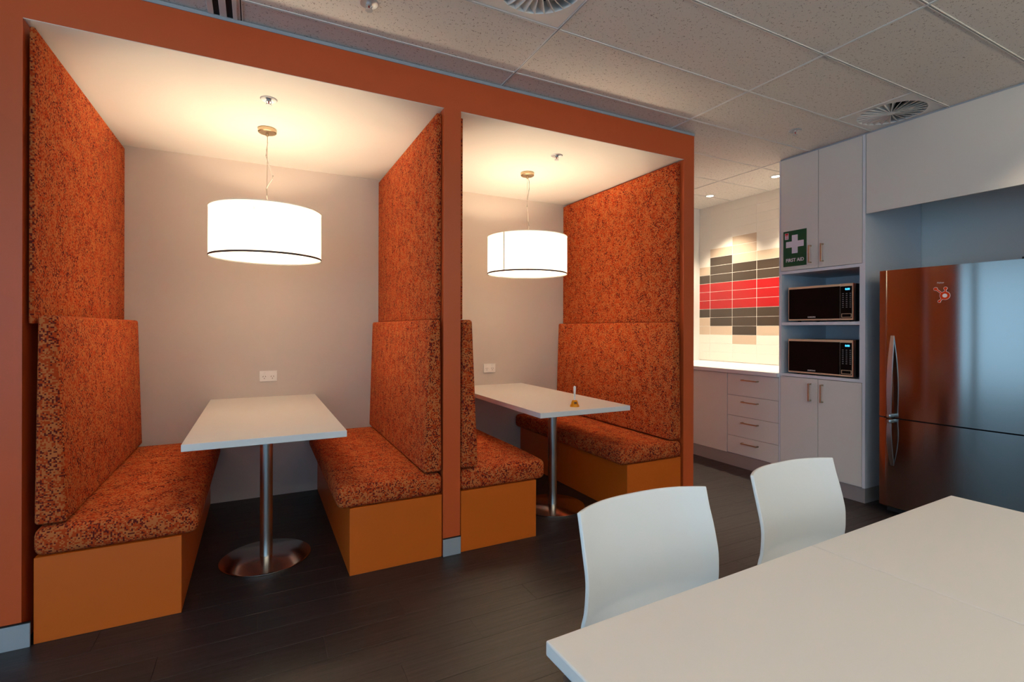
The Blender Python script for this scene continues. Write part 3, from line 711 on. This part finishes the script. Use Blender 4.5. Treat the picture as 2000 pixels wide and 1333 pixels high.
# first aid sign
sg = thing('first_aid_sign', 'green first aid sign with white cross on the upper cabinet door', 'sign', (XK - .001, 2.5525, 1.767))
part('panel', BX(XK - .0022, XK - .0002, 2.455, 2.650, 1.767, 2.058), MT['sign_green'], sg, 0)
cy_, cz_ = 2.552, 1.946
b = bm_(); bx(b, XK - .003, XK - .0022, cy_ - .0245, cy_ + .0245, cz_ - .0745, cz_ + .0745); bx(b, XK - .003, XK - .0022, cy_ - .0745, cy_ - .0245, cz_ - .0245, cz_ + .0245); bx(b, XK - .003, XK - .0022, cy_ + .0245, cy_ + .0745, cz_ - .0245, cz_ + .0245)
part('cross', b, MT['sign_white'], sg, 0)
put_text('lettering', 'FIRST AID', .0385, MT['sign_white'], sg, (XK - .0026, 2.5515, 1.816), bold=.0008, xscale=.92)
em = part('emblem', BX(XK - .003, XK - .0022, 2.605, 2.637, 1.991, 2.042), MT['sign_white'], sg, 0)
part('emblem_flag', BX(XK - .0036, XK - .003, 2.608, 2.634, 2.024, 2.040), MT['sign_red'], em, 0)
b = bm_()
for k in range(3): bx(b, XK - .0036, XK - .003, 2.609 + .003 * (k % 2), 2.633 - .004 * (k == 1), 2.015 - k * .009, 2.019 - k * .009)
part('emblem_lettering', b, MT['sign_red'], em, 0)

# refrigerator
FX, FY0, FY1, FZ1, FG = 3.800, 1.105, 1.901, 1.655, .656
FT = 3.4                                                        # degrees the cabinet is turned in its niche
fr = thing('refrigerator', 'large stainless steel refrigerator with freezer drawer below', 'refrigerator', (FX, FY1, 0), math.radians(FT))
Wd = FY1 - FY0
def FL(bm): return bm
fbody = bm_(); bx(fbody, .075, .66, -Wd + .004, -.004, .03, FZ1 - .008, bev=.004); part('body', fbody, MT['micro_body'], fr, local=True)
for fx in (.12, .6):
    for fy in (-.06, -Wd + .06): part('foot', lathe(bm_(), [(0, 0), (.02, 0), (.02, .03), (0, .03)], (fx, fy, 0), 16), MT['seal'], fr, local=True)
part('kick_grille', BX(.09, .11, -Wd + .02, -.02, .002, .035), MT['seal'], fr, local=True)
def fdoor(name, z0, z1):
    b = bm_(); N = 28; sag = .013; rc = .016
    pts = []
    for i in range(N + 1):
        q = -1 + 2 * i / N; pts.append((sag * q * q + (.010 * max(0, (abs(q) - .955) / .045) ** 2), -Wd / 2 + q * Wd / 2))
    vb = [(px, py) for px, py in pts]
    ring = vb + [(.066, 0.0), (.066, -Wd)]
    lo = [b.verts.new((px, py, z0)) for px, py in ring]; hi = [b.verts.new((px, py, z1)) for px, py in ring]
    n = len(ring)
    for i in range(n): j = (i + 1) % n; b.faces.new((lo[i], lo[j], hi[j], hi[i]))
    b.faces.new(lo[::-1]); b.faces.new(hi)
    bmesh.ops.recalc_face_normals(b, faces=b.faces[:])
    return part(name, b, MT['steel'], fr, 30, local=True)
du_ = fdoor('upper_door', FG + .004, FZ1); dl_ = fdoor('lower_door', .055, FG - .004)
part('door_gasket', BX(.066, .0755, -Wd + .008, -.008, .06, FZ1 - .01), MT['seal'], fr, local=True)
part('hinge_cover', BX(.02, .10, -Wd + .01, -Wd + .09, FZ1, FZ1 + .014, bev=.003), MT['micro_body'], fr, local=True)
def fhandle(parent, zs):
    """bow handle: flat bar, thick in the middle, arching off the door"""
    b = bm_(); y = -.082; prev = None; N = 24
    z0, z1, x0, x1 = zs
    for i in range(N + 1):
        q = i / N; z = z0 + (z1 - z0) * q
        out = x0 + (x1 - x0) * q + .020 * math.sin(PI * q); hw = .010 + .004 * math.sin(PI * q)
        xo = -out; xi = -out + .011
        rg = [b.verts.new(p) for p in ((xo, y - hw, z), (xo, y + hw, z), (xi, y + hw, z), (xi, y - hw, z))]
        if prev:
            for k in range(4): b.faces.new((prev[k], prev[(k + 1) % 4], rg[(k + 1) % 4], rg[k]))
        else: b.faces.new(rg[::-1])
        prev = rg
    b.faces.new(prev)
    bmesh.ops.recalc_face_normals(b, faces=b.faces[:])
    return b
b = fhandle(None, (FG + .010, 1.212, .040, -.006)); bx(b, -.045, .012, -.094, -.070, FG + .006, FG + .030, bev=.003)
part('handle', b, MT['polebrush'], du_, 45, local=True, label='bowed steel handle of the upper door')
b = fhandle(None, (FG - .010, .335, .040, -.006)); bx(b, -.045, .012, -.094, -.070, FG - .030, FG - .006, bev=.003)
part('handle', b, MT['polebrush'], dl_, 45, local=True, label='bowed steel handle of the lower door')
me = text_mesh('maker_lettering', 'Fisher & Paykel', .0150, MT['alu'], bold=.0001); me.transform(FACE_MX)
o = link('maker_lettering', me, du_); o.location = (.0005, -.372, 1.548)
# sticker
st = thing('logo_sticker', 'orange and white three-pronged ring sticker on the refrigerator door', 'sticker', (0, 0, 0))
Mf = Matrix.Translation((FX, FY1, 0)) @ Matrix.Rotation(math.radians(FT), 4, 'Z') @ Matrix.Translation((-.0012, -.366, 1.466))
st.matrix_world = Mf
def disc(b, u, v, r, x0, x1, n=28):
    lo = [b.verts.new((x0, -u - r * math.cos(2 * PI * i / n), v + r * math.sin(2 * PI * i / n))) for i in range(n)]
    hi = [b.verts.new((x1, p.co.y, p.co.z)) for p in lo]
    b.faces.new(lo); b.faces.new(hi)
    for i in range(n): j = (i + 1) % n; b.faces.new((lo[i], lo[j], hi[j], hi[i]))
def strip(b, p, q, w_, x0, x1):
    p, q = Vector(p), Vector(q); d = (q - p).normalized(); nrm = Vector((-d.y, d.x)) * w_ / 2
    c = [p + nrm, q + nrm, q - nrm, p - nrm]
    lo = [b.verts.new((x0, -v.x, v.y)) for v in c]; hi = [b.verts.new((x1, -v.x, v.y)) for v in c]
    b.faces.new(lo); b.faces.new(hi)
    for i in range(4): j = (i + 1) % 4; b.faces.new((lo[i], lo[j], hi[j], hi[i]))
A, Bq, Cq = (-.047, .044), (.003, .045), (-.028, -.035)
for nm, mk, gx, gr, x0, x1 in (('backing', 'sticker_white', .0019, .0019, 0, .0012), ('mark', 'sticker_orange', 0, 0, -.0006, .0)):
    b = bm_()
    disc(b, 0, 0, .0250 + gr, x0, x1); disc(b, *A, .0095 + gr, x0 - .00002, x1); disc(b, *Bq, .0085 + gr, x0 - .00002, x1); disc(b, *Cq, .0070 + gr, x0 - .00002, x1)
    for P_, w_ in ((A, .0068), (Bq, .0068), (Cq, .0068)): strip(b, P_, (0, 0), w_ + 2 * gr, x0 + .00003, x1)
    bmesh.ops.recalc_face_normals(b, faces=b.faces[:]); part(nm, b, MT[mk], st, 0, local=True)
b = bm_(); disc(b, 0, 0, .0122, -.0010, -.0006); bmesh.ops.recalc_face_normals(b, faces=b.faces[:]); part('centre_dot', b, MT['sticker_white'], st, 0, local=True)

# ================================================================== DINING TABLES AND CHAIRS
TAZ = math.atan2(.753 - .703, 1.913 - .423)
def dtable(u0, u1, lab):
    """table in the rotated frame whose origin is the far left corner of the pair"""
    t = thing('dining_table', lab, 'table', (.423, .703, 0), TAZ, group='white dining tables pushed together')
    D = .76
    part('table_top', BX(u0, u1, -D, 0, .715, .740, bev=.003, seg=2), MT['tabletop'], t, 0, local=True)
    for ux in (u0 + .024, u1 - .024):
        for uy in (-.05, -D + .05): part('leg', lathe(bm_(), [(0, 0), (.018, 0), (.02, .7), (0, .7)], (ux, uy, 0), 16), MT['polebrush'], t, local=True)
    part('frame', BX(u0 + .04, u1 - .04, -D + .04, -.04, .69, .715), MT['polebrush'], t, 0, local=True)
dtable(0, .7515, 'white dining table nearest the camera, left of the table seam')
dtable(.7525, 1.4915, 'white dining table right of the seam, in front of the refrigerator')

def chair(x, y, rz, lab):
    t = thing('dining_chair', lab, 'chair', (x, y, 0), rz, group='white chairs tucked under the dining tables')
    # side profile (local y towards the back, z), then half width and sideways curl
    key = [(-.200, .430, .195, 0), (-.192, .446, .200, 0), (-.15, .451, .205, .002), (-.05, .445, .212, .006), (.07, .442, .218, .010), (.15, .450, .222, .018), (.200, .475, .222, .030), (.232, .520, .221, .040),
           (.247, .565, .219, .046), (.250, .600, .216, .049), (.2465, .628, .212, .050), (.2450, .675, .209, .050), (.2490, .708, .207, .050), (.2590, .750, .2065, .050), (.2710, .793, .205, .050), (.2820, .838, .205, .050)]
    prof = []
    for k in range(len(key) - 1):                                # smooth the side profile (Catmull-Rom)
        p = [key[max(0, min(len(key) - 1, k + d))] for d in (-1, 0, 1, 2)]
        for u in (0, .25, .5, .75):
            prof.append(tuple(.5 * (2 * p[1][c] + (p[2][c] - p[0][c]) * u + (2 * p[0][c] - 5 * p[1][c] + 4 * p[2][c] - p[3][c]) * u * u + (3 * p[1][c] - p[0][c] - 3 * p[2][c] + p[3][c]) * u ** 3) for c in range(4)))
    prof.append(key[-1])
    b = bm_(); N = 36; g = []
    for k, (py, pz, hw, curl) in enumerate(prof):
        rowv = []
        for i in range(N + 1):
            q = -1 + 2 * i / N; c = curl * abs(q) ** 2.6
            back = min(1, max(0, (pz - .46) / .12))
            rowv.append(b.verts.new((q * hw, py - c * back, pz + c * (1 - back) * 1.2)))
        g.append(rowv)
    for r0, r1 in zip(g, g[1:]):
        for i in range(N): b.faces.new((r0[i], r0[i + 1], r1[i + 1], r1[i]))
    bmesh.ops.recalc_face_normals(b, faces=b.faces[:])
    o = part('shell', b, MT['chair'], t, 60, local=True)
    so = o.modifiers.new('thickness', 'SOLIDIFY'); so.thickness = .009; so.offset = 0
    bv = o.modifiers.new('edge', 'BEVEL'); bv.width = .002; bv.segments = 2; bv.limit_method = 'ANGLE'
    for sx in (-1, 1):
        for y0, y1 in ((-.15, -.20), (.12, .21)): part('leg', tube(bm_(), [(sx * .16, y0, .436), (sx * .20, y1, .0)], .010, 12), MT['chrome'], t, local=True)
    part('seat_support', BX(-.16, .16, -.15, .13, .424, .436), MT['chrome'], t, 0, local=True)
chair(.8535, .700, .019, 'white plastic chair at the left dining table, nearer the camera')
chair(1.462, .722, .040, 'white plastic chair at the right dining table, nearer the kitchen')
